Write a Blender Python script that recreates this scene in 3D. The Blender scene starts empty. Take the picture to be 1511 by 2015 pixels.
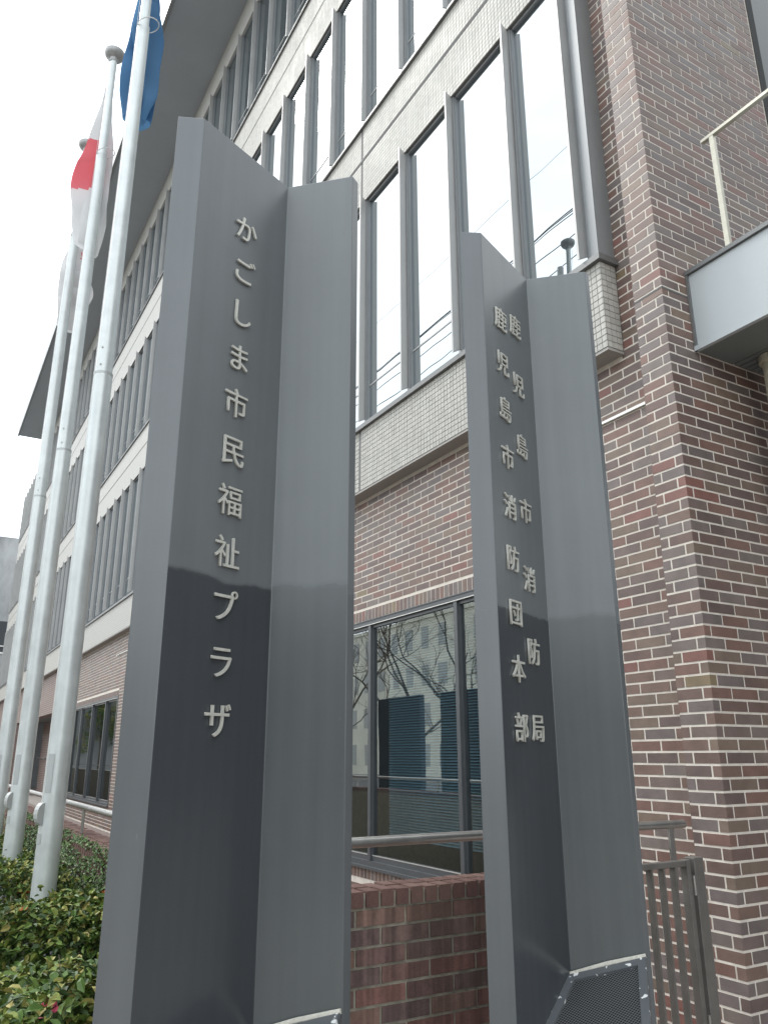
import bpy, bmesh, math, random
from mathutils import Vector, Matrix

random.seed(7)
R = math.radians
SC = bpy.context.scene
COL = SC.collection

# ------------------------------------------------------------------ camera
EYE = Vector((0.0, 0.0, 1.55))
F_PX, PITCH, YAW, ROLL = 1542.714, R(17.29984), R(30.30131), R(-0.110025)
_d = Vector((-math.cos(YAW), math.sin(YAW), 0)); _r = Vector((math.sin(YAW), math.cos(YAW), 0)); _z = Vector((0, 0, 1))
FWD = math.cos(PITCH) * _d + math.sin(PITCH) * _z
_u = -math.sin(PITCH) * _d + math.cos(PITCH) * _z
RGT = math.cos(ROLL) * _r + math.sin(ROLL) * _u
UPV = -math.sin(ROLL) * _r + math.cos(ROLL) * _u
cam = bpy.data.cameras.new('camera')
cam.sensor_fit = 'HORIZONTAL'; cam.sensor_width = 36.0
cam.lens = F_PX / 1511.0 * 36.0
cam.clip_start = 0.05; cam.clip_end = 3000
camo = bpy.data.objects.new('camera', cam); COL.objects.link(camo)
M = Matrix((( RGT.x, UPV.x, -FWD.x, EYE.x), (RGT.y, UPV.y, -FWD.y, EYE.y), (RGT.z, UPV.z, -FWD.z, EYE.z), (0, 0, 0, 1)))
camo.matrix_world = M
SC.camera = camo

# ------------------------------------------------------------------ sky, sun, exposure
SUN_ELEV, SUN_AZ = R(50), R(206)      # azimuth of the sun measured from +X, counter-clockwise
w = bpy.data.worlds.new('World'); SC.world = w; w.use_nodes = True
nt = w.node_tree; nt.nodes.clear()
out = nt.nodes.new('ShaderNodeOutputWorld'); bg = nt.nodes.new('ShaderNodeBackground')
sky = nt.nodes.new('ShaderNodeTexSky'); sky.sky_type = 'NISHITA'; sky.sun_disc = False
sky.sun_elevation = SUN_ELEV; sky.sun_rotation = R(90) - SUN_AZ; sky.dust_density = 3.0
tc = nt.nodes.new('ShaderNodeTexCoord')
mp = nt.nodes.new('ShaderNodeMapping'); mp.inputs['Scale'].default_value = (1, 1, 2.2)
nz = nt.nodes.new('ShaderNodeTexNoise'); nz.inputs['Scale'].default_value = 2.1; nz.inputs['Detail'].default_value = 6; nz.inputs['Roughness'].default_value = .55
rp = nt.nodes.new('ShaderNodeValToRGB')
rp.color_ramp.elements[0].position = .32; rp.color_ramp.elements[0].color = (15.5, 18.0, 20.0, 1)
rp.color_ramp.elements[1].position = .62; rp.color_ramp.elements[1].color = (21.0, 21.4, 21.6, 1)
mx = nt.nodes.new('ShaderNodeMix'); mx.data_type = 'RGBA'; mx.inputs[0].default_value = .88
nt.links.new(tc.outputs['Generated'], mp.inputs['Vector']); nt.links.new(mp.outputs[0], nz.inputs['Vector'])
nt.links.new(nz.outputs['Fac'], rp.inputs[0])
nt.links.new(sky.outputs[0], mx.inputs[6]); nt.links.new(rp.outputs[0], mx.inputs[7])
nt.links.new(mx.outputs[2], bg.inputs['Color']); bg.inputs['Strength'].default_value = .10
nt.links.new(bg.outputs[0], out.inputs[0])
sl = bpy.data.lights.new('sun', 'SUN'); sl.energy = 1.3; sl.angle = R(14); sl.color = (1, .97, .92)
so = bpy.data.objects.new('sun', sl); COL.objects.link(so)
sd = Vector((math.cos(SUN_AZ) * math.cos(SUN_ELEV), math.sin(SUN_AZ) * math.cos(SUN_ELEV), math.sin(SUN_ELEV)))
so.rotation_euler = sd.to_track_quat('Z', 'Y').to_euler(); so.location = (0, -10, 30)
SC.view_settings.view_transform = 'Standard'; SC.view_settings.look = 'None'
SC.view_settings.exposure = 0.42; SC.view_settings.gamma = 1.0; SC.view_settings.use_curve_mapping = False
SC.render.engine = 'CYCLES'
SC.cycles.use_denoising = True
SC.cycles.max_bounces = 8; SC.cycles.transparent_max_bounces = 12

# ------------------------------------------------------------------ materials
def mat(name, col, rough=.6, spec=.5, var=0.0, vscale=8.0, bump=0.0, bscale=60.0, metal=0.0, coat=0.0, streak=0.0, ior=1.5, stretch=(1, 1, 1)):
    m = bpy.data.materials.new(name); m.use_nodes = True
    n = m.node_tree; b = n.nodes['Principled BSDF']
    b.inputs['Base Color'].default_value = (*col, 1); b.inputs['Roughness'].default_value = rough
    b.inputs['Metallic'].default_value = metal; b.inputs['IOR'].default_value = ior
    b.inputs['Specular IOR Level'].default_value = spec; b.inputs['Coat Weight'].default_value = coat
    g = n.nodes.new('ShaderNodeNewGeometry')
    mpn = n.nodes.new('ShaderNodeMapping'); mpn.inputs['Scale'].default_value = stretch
    n.links.new(g.outputs['Position'], mpn.inputs['Vector'])
    if var:
        t = n.nodes.new('ShaderNodeTexNoise'); t.inputs['Scale'].default_value = vscale; t.inputs['Detail'].default_value = 6; t.inputs['Roughness'].default_value = .65
        n.links.new(mpn.outputs[0], t.inputs['Vector'])
        h = n.nodes.new('ShaderNodeMapRange'); h.inputs[1].default_value = .3; h.inputs[2].default_value = .7
        h.inputs[3].default_value = 1 - var; h.inputs[4].default_value = 1 + var
        n.links.new(t.outputs['Fac'], h.inputs[0])
        last = h.outputs[0]
        if streak:
            mp2 = n.nodes.new('ShaderNodeMapping'); mp2.inputs['Scale'].default_value = (22, 22, .6)
            n.links.new(g.outputs['Position'], mp2.inputs['Vector'])
            t2 = n.nodes.new('ShaderNodeTexNoise'); t2.inputs['Scale'].default_value = 1.0; t2.inputs['Detail'].default_value = 4
            n.links.new(mp2.outputs[0], t2.inputs['Vector'])
            h2 = n.nodes.new('ShaderNodeMapRange'); h2.inputs[1].default_value = .4; h2.inputs[2].default_value = .75
            h2.inputs[3].default_value = 1; h2.inputs[4].default_value = 1 + streak
            n.links.new(t2.outputs['Fac'], h2.inputs[0])
            mm = n.nodes.new('ShaderNodeMath'); mm.operation = 'MULTIPLY'
            n.links.new(last, mm.inputs[0]); n.links.new(h2.outputs[0], mm.inputs[1]); last = mm.outputs[0]
        v = n.nodes.new('ShaderNodeVectorMath'); v.operation = 'SCALE'; v.inputs[0].default_value = col
        n.links.new(last, v.inputs['Scale']); n.links.new(v.outputs[0], b.inputs['Base Color'])
        r2 = n.nodes.new('ShaderNodeMapRange'); r2.inputs[1].default_value = .3; r2.inputs[2].default_value = .7
        r2.inputs[3].default_value = max(.02, rough * .85); r2.inputs[4].default_value = min(1, rough * 1.15)
        n.links.new(t.outputs['Fac'], r2.inputs[0]); n.links.new(r2.outputs[0], b.inputs['Roughness'])
    if bump:
        t3 = n.nodes.new('ShaderNodeTexNoise'); t3.inputs['Scale'].default_value = bscale; t3.inputs['Detail'].default_value = 5
        n.links.new(g.outputs['Position'], t3.inputs['Vector'])
        bp = n.nodes.new('ShaderNodeBump'); bp.inputs['Strength'].default_value = bump; bp.inputs['Distance'].default_value = .004
        n.links.new(t3.outputs['Fac'], bp.inputs['Height']); n.links.new(bp.outputs[0], b.inputs['Normal'])
    return m

def glass_mat(name, refl, tint, through):
    """window glass: a reflecting film over a pane; `through` is how much of the room behind shows."""
    m = bpy.data.materials.new(name); m.use_nodes = True
    n = m.node_tree; n.nodes.clear()
    o = n.nodes.new('ShaderNodeOutputMaterial'); g = n.nodes.new('ShaderNodeBsdfGlossy'); g.inputs['Roughness'].default_value = .003
    g.inputs['Color'].default_value = (.93, .98, 1, 1)
    tr = n.nodes.new('ShaderNodeBsdfTransparent'); tr.inputs['Color'].default_value = (*tint, 1)
    df = n.nodes.new('ShaderNodeBsdfDiffuse'); df.inputs['Color'].default_value = (.03, .04, .045, 1)
    m1 = n.nodes.new('ShaderNodeMixShader'); m1.inputs[0].default_value = through
    n.links.new(df.outputs[0], m1.inputs[1]); n.links.new(tr.outputs[0], m1.inputs[2])
    lw = n.nodes.new('ShaderNodeLayerWeight'); lw.inputs['Blend'].default_value = .35
    mr = n.nodes.new('ShaderNodeMapRange'); mr.inputs[3].default_value = refl; mr.inputs[4].default_value = min(1, refl + .4)
    n.links.new(lw.outputs['Fresnel'], mr.inputs[0])
    # slight waviness of the panes
    ge = n.nodes.new('ShaderNodeNewGeometry'); nzz = n.nodes.new('ShaderNodeTexNoise'); nzz.inputs['Scale'].default_value = 1.3; nzz.inputs['Detail'].default_value = 1
    bp = n.nodes.new('ShaderNodeBump'); bp.inputs['Strength'].default_value = .06; bp.inputs['Distance'].default_value = .02
    n.links.new(ge.outputs['Position'], nzz.inputs['Vector']); n.links.new(nzz.outputs['Fac'], bp.inputs['Height']); n.links.new(bp.outputs[0], g.inputs['Normal'])
    m2 = n.nodes.new('ShaderNodeMixShader'); n.links.new(mr.outputs[0], m2.inputs[0])
    n.links.new(m1.outputs[0], m2.inputs[1]); n.links.new(g.outputs[0], m2.inputs[2]); n.links.new(m2.outputs[0], o.inputs[0])
    return m

def brick_tex_mat(name, c1, c2, mortar, bw, bh, joint=.01, axis='X'):
    """brickwork too far away to build brick by brick"""
    m = bpy.data.materials.new(name); m.use_nodes = True
    n = m.node_tree; b = n.nodes['Principled BSDF']; b.inputs['Roughness'].default_value = .6
    g = n.nodes.new('ShaderNodeNewGeometry'); s = n.nodes.new('ShaderNodeSeparateXYZ'); c = n.nodes.new('ShaderNodeCombineXYZ')
    n.links.new(g.outputs['Position'], s.inputs[0]); n.links.new(s.outputs[axis], c.inputs['X']); n.links.new(s.outputs['Z'], c.inputs['Y'])
    t = n.nodes.new('ShaderNodeTexBrick'); t.inputs['Scale'].default_value = 1
    t.inputs['Color1'].default_value = (*c1, 1); t.inputs['Color2'].default_value = (*c2, 1); t.inputs['Mortar'].default_value = (*mortar, 1)
    t.inputs['Mortar Size'].default_value = joint / 2; t.inputs['Brick Width'].default_value = bw; t.inputs['Row Height'].default_value = bh
    if bw == bh: t.offset = 0
    n.links.new(c.outputs[0], t.inputs['Vector']); n.links.new(t.outputs['Color'], b.inputs['Base Color'])
    return m

MT = {}
BR = [(0.181,0.106,0.086), (0.163,0.121,0.107), (0.171,0.126,0.099), (0.145,0.096,0.082), (0.153,0.124,0.118), (0.185,0.134,0.102), (0.131,0.094,0.085), (0.199,0.096,0.079), (0.165,0.134,0.120), (0.174,0.115,0.094), (0.194,0.147,0.090)]
BRW = [6, 5, 3, 5, 4, 1.2, 4, .8, 4, 6, .25]
MT['brick'] = [mat('brick_glaze_%s' % 'abcdefghijk'[i], c, rough=.5, spec=.42, var=.2, vscale=7, bump=.35, bscale=160) for i, c in enumerate(BR)]
LB = [(.105,.060,.051), (.09,.054,.047), (.115,.07,.056), (.075,.05,.046), (.095,.062,.053), (.11,.056,.047)]
MT['lbrick'] = [mat('garden_brick_%s' % 'abcdef'[i], c, rough=.7, spec=.35, var=.22, vscale=26, bump=.6, bscale=110, streak=1.5) for i, c in enumerate(LB)]
MT['coping'] = [mat('coping_brick_%s' % 'abc'[i], c, rough=.75, spec=.3, var=.2, vscale=30, bump=.6, bscale=120) for i, c in enumerate([(.15,.085,.072), (.165,.098,.082), (.135,.075,.064)])]
MT['mortar'] = mat('pale_mortar', (.66,.605,.535), rough=.9, spec=.2, var=.12, vscale=20, bump=.5, bscale=200)
MT['lmortar'] = mat('mossy_mortar', (.27,.25,.20), rough=.95, spec=.2, var=.35, vscale=18, bump=.9, bscale=140)
MT['tile'] = [mat('pale_tile_%s' % 'abcd'[i], c, rough=.55, spec=.25, var=.06, vscale=2.5, streak=-.16) for i, c in enumerate([(.475,.462,.425), (.45,.44,.406), (.495,.48,.44), (.43,.418,.385)])]
MT['grout'] = mat('tile_grout', (.19,.187,.18), rough=.9, var=.1, vscale=30)
MT['tilefar'] = brick_tex_mat('far_tile', (.475,.462,.425), (.45,.44,.406), (.27,.265,.255), .05, .05, .008)
MT['brickfar'] = brick_tex_mat('far_brick', (.20,.125,.105), (.165,.115,.105), (.46,.42,.38), .237, .07)
MT['alu'] = mat('grey_aluminium', (.40,.395,.385), rough=.42, spec=.5, metal=.25, var=.08, vscale=3)
MT['frame'] = mat('dark_grey_frame', (.24,.25,.255), rough=.4, spec=.5, metal=.2, var=.06, vscale=4)
MT['groove'] = mat('joint_sealant', (.16,.16,.155), rough=.9, spec=.1)
MT['gframe'] = mat('charcoal_window_frame', (.085,.09,.095), rough=.4, spec=.5, metal=.2, var=.06, vscale=4)
MT['trim'] = mat('bright_trim', (.62,.61,.58), rough=.35, metal=.5)
MT['cap'] = mat('sill_flashing', (.17,.172,.17), rough=.45, metal=.3, var=.08, vscale=5)
MT['glass'] = glass_mat('reflecting_glass', .40, (1, 1, 1), 0.0)
MT['glassg'] = glass_mat('ground_floor_glass', .27, (.72,.80,.80), 0.92)
MT['roof'] = mat('roof_soffit', (.37,.40,.43), rough=.55, var=.06, vscale=.8)
def pillar_paint(name, upper, lower, zedge, soft, wob):
    # satin paint above, a darker clear coat brushed on up to about head height; `lower` also holds each face's shade
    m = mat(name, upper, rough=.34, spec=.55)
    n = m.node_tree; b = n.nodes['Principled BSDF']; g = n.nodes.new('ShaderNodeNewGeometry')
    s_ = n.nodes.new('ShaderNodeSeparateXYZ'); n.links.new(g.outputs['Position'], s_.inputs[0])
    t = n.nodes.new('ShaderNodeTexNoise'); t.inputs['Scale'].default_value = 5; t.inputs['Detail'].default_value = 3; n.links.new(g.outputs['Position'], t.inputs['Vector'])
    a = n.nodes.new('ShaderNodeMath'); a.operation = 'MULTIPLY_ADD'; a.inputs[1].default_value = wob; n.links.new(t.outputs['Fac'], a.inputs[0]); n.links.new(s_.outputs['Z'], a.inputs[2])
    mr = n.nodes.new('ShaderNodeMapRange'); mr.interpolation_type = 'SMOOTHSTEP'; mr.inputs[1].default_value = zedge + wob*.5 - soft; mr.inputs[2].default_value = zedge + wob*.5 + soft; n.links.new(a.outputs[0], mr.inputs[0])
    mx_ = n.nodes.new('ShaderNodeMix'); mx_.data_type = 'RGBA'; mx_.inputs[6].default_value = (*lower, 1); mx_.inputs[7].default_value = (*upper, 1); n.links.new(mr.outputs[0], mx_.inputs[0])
    mp2 = n.nodes.new('ShaderNodeMapping'); mp2.inputs['Scale'].default_value = (26, 26, .7); n.links.new(g.outputs['Position'], mp2.inputs['Vector'])
    t2 = n.nodes.new('ShaderNodeTexNoise'); t2.inputs['Scale'].default_value = 1; t2.inputs['Detail'].default_value = 4; n.links.new(mp2.outputs[0], t2.inputs['Vector'])
    t3 = n.nodes.new('ShaderNodeTexNoise'); t3.inputs['Scale'].default_value = 3; t3.inputs['Detail'].default_value = 7; t3.inputs['Roughness'].default_value = .7; n.links.new(g.outputs['Position'], t3.inputs['Vector'])
    ad = n.nodes.new('ShaderNodeMath'); ad.operation = 'ADD'; n.links.new(t2.outputs['Fac'], ad.inputs[0]); n.links.new(t3.outputs['Fac'], ad.inputs[1])
    r2 = n.nodes.new('ShaderNodeMapRange'); r2.inputs[1].default_value = .6; r2.inputs[2].default_value = 1.4; r2.inputs[3].default_value = .90; r2.inputs[4].default_value = 1.10; n.links.new(ad.outputs[0], r2.inputs[0])
    v = n.nodes.new('ShaderNodeVectorMath'); v.operation = 'SCALE'; n.links.new(mx_.outputs[2], v.inputs[0]); n.links.new(r2.outputs[0], v.inputs['Scale'])
    mp5 = n.nodes.new('ShaderNodeMapping'); mp5.inputs['Scale'].default_value = (1, 1, .35); n.links.new(g.outputs['Position'], mp5.inputs['Vector'])
    t5 = n.nodes.new('ShaderNodeTexNoise'); t5.inputs['Scale'].default_value = 24; t5.inputs['Detail'].default_value = 9; t5.inputs['Roughness'].default_value = .75; n.links.new(mp5.outputs[0], t5.inputs['Vector'])
    r5 = n.nodes.new('ShaderNodeMapRange'); r5.inputs[1].default_value = .69; r5.inputs[2].default_value = .73; r5.inputs[4].default_value = .55; n.links.new(t5.outputs['Fac'], r5.inputs[0])
    m5 = n.nodes.new('ShaderNodeMix'); m5.data_type = 'RGBA'; m5.inputs[7].default_value = (.26, .27, .27, 1); n.links.new(r5.outputs[0], m5.inputs[0]); n.links.new(v.outputs[0], m5.inputs[6]); n.links.new(m5.outputs[2], b.inputs['Base Color'])
    r3 = n.nodes.new('ShaderNodeMapRange'); r3.inputs[3].default_value = .22; r3.inputs[4].default_value = .36; n.links.new(mr.outputs[0], r3.inputs[0]); n.links.new(r3.outputs[0], b.inputs['Roughness'])
    t4 = n.nodes.new('ShaderNodeTexNoise'); t4.inputs['Scale'].default_value = 420; n.links.new(g.outputs['Position'], t4.inputs['Vector'])
    bp = n.nodes.new('ShaderNodeBump'); bp.inputs['Strength'].default_value = .06; bp.inputs['Distance'].default_value = .001; n.links.new(t4.outputs['Fac'], bp.inputs['Height']); n.links.new(bp.outputs[0], b.inputs['Normal'])
    return m
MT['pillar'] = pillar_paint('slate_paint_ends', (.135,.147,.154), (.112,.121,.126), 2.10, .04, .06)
MT['pillar1'] = pillar_paint('slate_paint_shaded_lettered_face', (.140,.152,.157), (.054,.060,.066), 2.115, .011, .06)  # coat extra dark here: shade from this face's direction is put into the colour
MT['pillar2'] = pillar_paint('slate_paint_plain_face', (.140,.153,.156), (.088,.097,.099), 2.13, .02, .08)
MT['letter'] = mat('satin_steel', (.62,.61,.55), rough=.42, metal=.3, var=.1, vscale=60)
MT['bead'] = mat('old_sealant', (.55,.53,.46), rough=.7, var=.2, vscale=80)
MT['steel'] = mat('brushed_steel', (.42,.41,.39), rough=.33, metal=.9, var=.12, vscale=14)
MT['gate'] = mat('bronze_grey_steel', (.19,.18,.165), rough=.42, metal=.5, var=.12, vscale=12)
MT['pole'] = mat('matt_aluminium', (.60,.63,.62), rough=.4, metal=.35, var=.10, vscale=7, streak=-.14)
MT['poled'] = mat('weathered_metal', (.40,.40,.395), rough=.55, metal=.4, var=.15, vscale=30)
MT['plate'] = mat('grey_plate', (.43,.445,.44), rough=.5, metal=.3)
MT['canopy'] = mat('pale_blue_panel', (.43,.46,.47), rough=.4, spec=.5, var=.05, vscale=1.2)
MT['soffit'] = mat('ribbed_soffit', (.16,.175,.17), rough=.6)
MT['brass'] = mat('gold_anodised', (.52,.49,.40), rough=.35, metal=.65, var=.12, vscale=20)
MT['cream'] = mat('cream_steel', (.66,.62,.50), rough=.35, metal=.4, var=.08, vscale=8)
MT['concrete'] = mat('stained_concrete', (.27,.275,.275), rough=.9, var=.4, vscale=.45, bump=.4, bscale=9, stretch=(1, 1, .5))
MT['asphalt'] = mat('asphalt', (.05,.05,.052), rough=.9, var=.2, vscale=3, bump=.6, bscale=90)
MT['paving'] = mat('paving', (.27,.24,.22), rough=.85, var=.15, vscale=2)
MT['soil'] = mat('soil', (.045,.035,.025), rough=1, var=.4, vscale=9, bump=1, bscale=40)
MT['line'] = mat('road_paint', (.75,.75,.72), rough=.7)
MT['kerb'] = mat('kerb_stone', (.36,.35,.33), rough=.85, var=.15, vscale=6)
MT['white'] = mat('white_cloth', (.78,.78,.78), rough=.8, spec=.2)
MT['red'] = mat('red_cloth', (.76,.22,.25), rough=.8, spec=.2)
MT['blue'] = mat('blue_cloth', (.11,.25,.43), rough=.75, spec=.25)
for k in ('white', 'red', 'blue'):      # flag cloth lets light through
    n = MT[k].node_tree; b = n.nodes['Principled BSDF']; o = n.nodes['Material Output']
    t = n.nodes.new('ShaderNodeBsdfTranslucent'); t.inputs[0].default_value = b.inputs['Base Color'].default_value
    mxs = n.nodes.new('ShaderNodeMixShader'); mxs.inputs[0].default_value = .45
    n.links.new(b.outputs[0], mxs.inputs[1]); n.links.new(t.outputs[0], mxs.inputs[2]); n.links.new(mxs.outputs[0], o.inputs[0])
MT['blind'] = mat('blue_grey_slats', (.22,.36,.44), rough=.5)
MT['room'] = mat('room_wall', (.22,.23,.23), rough=.9)
MT['dark'] = mat('shadow_gap', (.03,.03,.03), rough=.8)
LEAFC = [(.07,.125,.026), (.105,.16,.034), (.16,.195,.042), (.23,.225,.06), (.042,.075,.023), (.30,.26,.085)]
MT['leaf'] = [mat('camellia_leaf_%s' % 'abcdef'[i], c, rough=.5, spec=.3, var=.25, vscale=18) for i, c in enumerate(LEAFC)]
MT['ivy'] = [mat('creeping_fig_%s' % 'abc'[i], c, rough=.5, spec=.4, var=.2, vscale=30) for i, c in enumerate([(.085,.15,.04), (.12,.18,.05), (.05,.10,.03)])]
MT['twig'] = mat('pale_twig', (.26,.20,.14), rough=.85, var=.25, vscale=40)
MT['deadleaf'] = mat('orange_dead_leaf', (.48,.15,.04), rough=.7, var=.25, vscale=60)
MT['petal'] = mat('pink_petal', (.78,.13,.22), rough=.6, var=.12, vscale=40)
MT['stamen'] = mat('yellow_stamen', (.75,.55,.08), rough=.7)
MT['paper'] = mat('white_litter', (.75,.76,.78), rough=.6)
MT['pale'] = mat('pale_render', (.68,.66,.56), rough=.85, var=.12, vscale=.5)
MT['darkglass'] = mat('dark_glazing', (.04,.045,.05), rough=.1, spec=.6)
MT['dimglass'] = mat('dim_glazing', (.30,.31,.29), rough=.25)
MT['darkclad'] = mat('dark_cladding', (.045,.047,.05), rough=.6, var=.1, vscale=1)
MT['bark'] = mat('bare_bark', (.12,.095,.075), rough=.9, var=.3, vscale=12)
MT['wire'] = mat('cable_black', (.06,.06,.06), rough=.6)
MT['conegrass'] = mat('verge_grass', (.09,.12,.035), rough=.95, var=.35, vscale=3)
MT['orange'] = mat('orange_plastic', (.75,.14,.02), rough=.5)

# white chips on the grille frame where the paint has flaked
def chipped(name, base, chip):
    m = mat(name, base, rough=.4)
    n = m.node_tree; b = n.nodes['Principled BSDF']
    g = n.nodes.new('ShaderNodeNewGeometry'); t = n.nodes.new('ShaderNodeTexNoise'); t.inputs['Scale'].default_value = 26; t.inputs['Detail'].default_value = 5
    c = n.nodes.new('ShaderNodeValToRGB'); c.color_ramp.elements[0].position = .635; c.color_ramp.elements[0].color = (*base, 1); c.color_ramp.elements[1].position = .645; c.color_ramp.elements[1].color = (*chip, 1)
    n.links.new(g.outputs['Position'], t.inputs['Vector']); n.links.new(t.outputs['Fac'], c.inputs[0]); n.links.new(c.outputs[0], b.inputs['Base Color'])
    return m
MT['chip'] = chipped('flaking_grey_paint', (.10,.108,.115), (.72,.72,.70))

def perforated(name):
    m = mat(name, (.14,.145,.15), rough=.45, metal=.4)
    n = m.node_tree; b = n.nodes['Principled BSDF']
    tcn = n.nodes.new('ShaderNodeTexCoord'); v = n.nodes.new('ShaderNodeTexVoronoi'); v.inputs['Scale'].default_value = 105; v.inputs['Randomness'].default_value = 0
    mpn = n.nodes.new('ShaderNodeMapping'); mpn.inputs['Rotation'].default_value = (0, 0, R(45))
    c = n.nodes.new('ShaderNodeValToRGB'); c.color_ramp.interpolation = 'CONSTANT'
    c.color_ramp.elements[0].position = 0; c.color_ramp.elements[0].color = (.006,.006,.006,1); c.color_ramp.elements[1].position = .42; c.color_ramp.elements[1].color = (.17,.175,.18,1)
    n.links.new(tcn.outputs['Object'], mpn.inputs[0]); n.links.new(mpn.outputs[0], v.inputs['Vector']); n.links.new(v.outputs['Distance'], c.inputs[0]); n.links.new(c.outputs[0], b.inputs['Base Color'])
    return m
MT['perf'] = perforated('perforated_sheet')

# ------------------------------------------------------------------ mesh helpers
class MB:
    def __init__(s): s.v = []; s.f = []; s.m = []
    def quad(s, a, b, c, d, mi=0):
        i = len(s.v); s.v += [tuple(a), tuple(b), tuple(c), tuple(d)]; s.f.append((i, i+1, i+2, i+3)); s.m.append(mi)
    def box(s, x0, x1, y0, y1, z0, z1, mi=0):
        i = len(s.v)
        s.v += [(x0,y0,z0),(x1,y0,z0),(x1,y1,z0),(x0,y1,z0),(x0,y0,z1),(x1,y0,z1),(x1,y1,z1),(x0,y1,z1)]
        for f in ((0,3,2,1),(4,5,6,7),(0,1,5,4),(1,2,6,5),(2,3,7,6),(3,0,4,7)):
            s.f.append(tuple(i+k for k in f)); s.m.append(mi)
    def prism(s, poly, z0, z1, mi=0):
        """poly: plan points counter-clockwise"""
        i = len(s.v); n = len(poly)
        s.v += [(p[0], p[1], z0) for p in poly] + [(p[0], p[1], z1) for p in poly]
        s.f.append(tuple(i + k for k in reversed(range(n)))); s.m.append(mi)
        s.f.append(tuple(i + n + k for k in range(n))); s.m.append(mi)
        for k in range(n):
            j = (k + 1) % n; s.f.append((i+k, i+j, i+n+j, i+n+k)); s.m.append(mi)
    def tube(s, pts, rad, seg=8, mi=0, cap=True):
        pts = [Vector(p) for p in pts]
        if not hasattr(rad, '__len__'): rad = [rad] * len(pts)
        base = len(s.v); nx = None
        for k, p in enumerate(pts):
            t = (pts[min(k+1, len(pts)-1)] - pts[max(k-1, 0)]).normalized()
            if nx is None or abs(nx.dot(t)) > .95:
                nx = t.orthogonal().normalized()
            nx = (nx - t * nx.dot(t)).normalized(); ny = t.cross(nx)
            for q in range(seg):
                a = 2 * math.pi * q / seg
                s.v.append(tuple(p + (nx * math.cos(a) + ny * math.sin(a)) * rad[k]))
        for k in range(len(pts) - 1):
            for q in range(seg):
                q2 = (q + 1) % seg
                s.f.append((base+k*seg+q, base+k*seg+q2, base+(k+1)*seg+q2, base+(k+1)*seg+q)); s.m.append(mi)
        if cap:
            s.f.append(tuple(base + q for q in reversed(range(seg)))); s.m.append(mi)
            e = base + (len(pts)-1) * seg; s.f.append(tuple(e + q for q in range(seg))); s.m.append(mi)
    def lathe(s, prof, cx, cy, seg=24, mi=0):
        base = len(s.v)
        for r_, z_ in prof:
            for q in range(seg):
                a = 2*math.pi*q/seg; s.v.append((cx + r_*math.cos(a), cy + r_*math.sin(a), z_))
        for k in range(len(prof)-1):
            for q in range(seg):
                q2 = (q+1) % seg
                s.f.append((base+k*seg+q, base+k*seg+q2, base+(k+1)*seg+q2, base+(k+1)*seg+q)); s.m.append(mi)
        s.f.append(tuple(base+q for q in reversed(range(seg)))); s.m.append(mi)
        e = base+(len(prof)-1)*seg; s.f.append(tuple(e+q for q in range(seg))); s.m.append(mi)
    def mesh(s, name, mats):
        me = bpy.data.meshes.new(name); me.from_pydata(s.v, [], s.f)
        for m_ in (mats if isinstance(mats, list) else [mats]): me.materials.append(m_)
        me.polygons.foreach_set('material_index', s.m); me.update()
        return me
    def build(s, name, mats, parent=None, smooth=False, bevel=0, **props):
        me = s.mesh(name, mats)
        return link(name, me, parent, smooth, bevel, **props)

def link(name, me, parent=None, smooth=False, bevel=0, **props):
    o = bpy.data.objects.new(name, me); COL.objects.link(o)
    if parent is not None: o.parent = parent
    if smooth:
        for p in me.polygons: p.use_smooth = True
        me.set_sharp_from_angle(angle=R(40))
    if bevel:
        b = o.modifiers.new('bevel', 'BEVEL'); b.width = bevel; b.segments = 2; b.limit_method = 'ANGLE'
    for k, v in props.items(): o[k] = v
    return o

def thing(name, label, cat, loc=(0, 0, 0), group=None):
    o = bpy.data.objects.new(name, None); COL.objects.link(o); o.location = (0, 0, 0)
    o.empty_display_size = .2
    o['label'] = label; o['category'] = cat
    if group: o['group'] = group
    return o

def box(name, x0, x1, y0, y1, z0, z1, m, parent=None, bevel=0, **props):
    b = MB(); b.box(x0, x1, y0, y1, z0, z1); return b.build(name, m, parent, bevel=bevel, **props)

def proj(p):
    q = Vector(p) - EYE; wv = q.dot(FWD)
    if wv < .05: return None
    return (755.5 + F_PX * q.dot(RGT) / wv, 1007.5 - F_PX * q.dot(UPV) / wv)

def shown_size(bx):
    """how large a box (x0,x1,y0,y1,z0,z1) is in the picture: used only to choose which pieces become single objects"""
    ps = [proj((x, y, z)) for x in bx[:2] for y in bx[2:4] for z in bx[4:6]]
    if None in ps: return 0
    us = [p[0] for p in ps]; vs = [p[1] for p in ps]
    if max(us) < 5 or min(us) > 1506 or max(vs) < 5 or min(vs) > 2010: return 0
    return (max(us) - min(us)) * (max(vs) - min(vs))

# which pieces stand behind a sign pillar (so are not in view)
def behind_pillar(bx):
    c = proj(((bx[0]+bx[1])/2, (bx[2]+bx[3])/2, (bx[4]+bx[5])/2))
    if c is None: return True
    u, v = c
    if v > 360 and 350 - (v-230)*.096 < u < 700 - (v-360)*.01: return True
    if v > 540 and 910 + (v-455)*.036 < u < 1153 + (v-538)*.083: return True
    return False

UNIT = {}
def unit_cube(m):
    if m.name not in UNIT:
        b = MB(); b.box(-.5, .5, -.5, .5, -.5, .5); UNIT[m.name] = b.mesh('piece_' + m.name, m)
    return UNIT[m.name]

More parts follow.
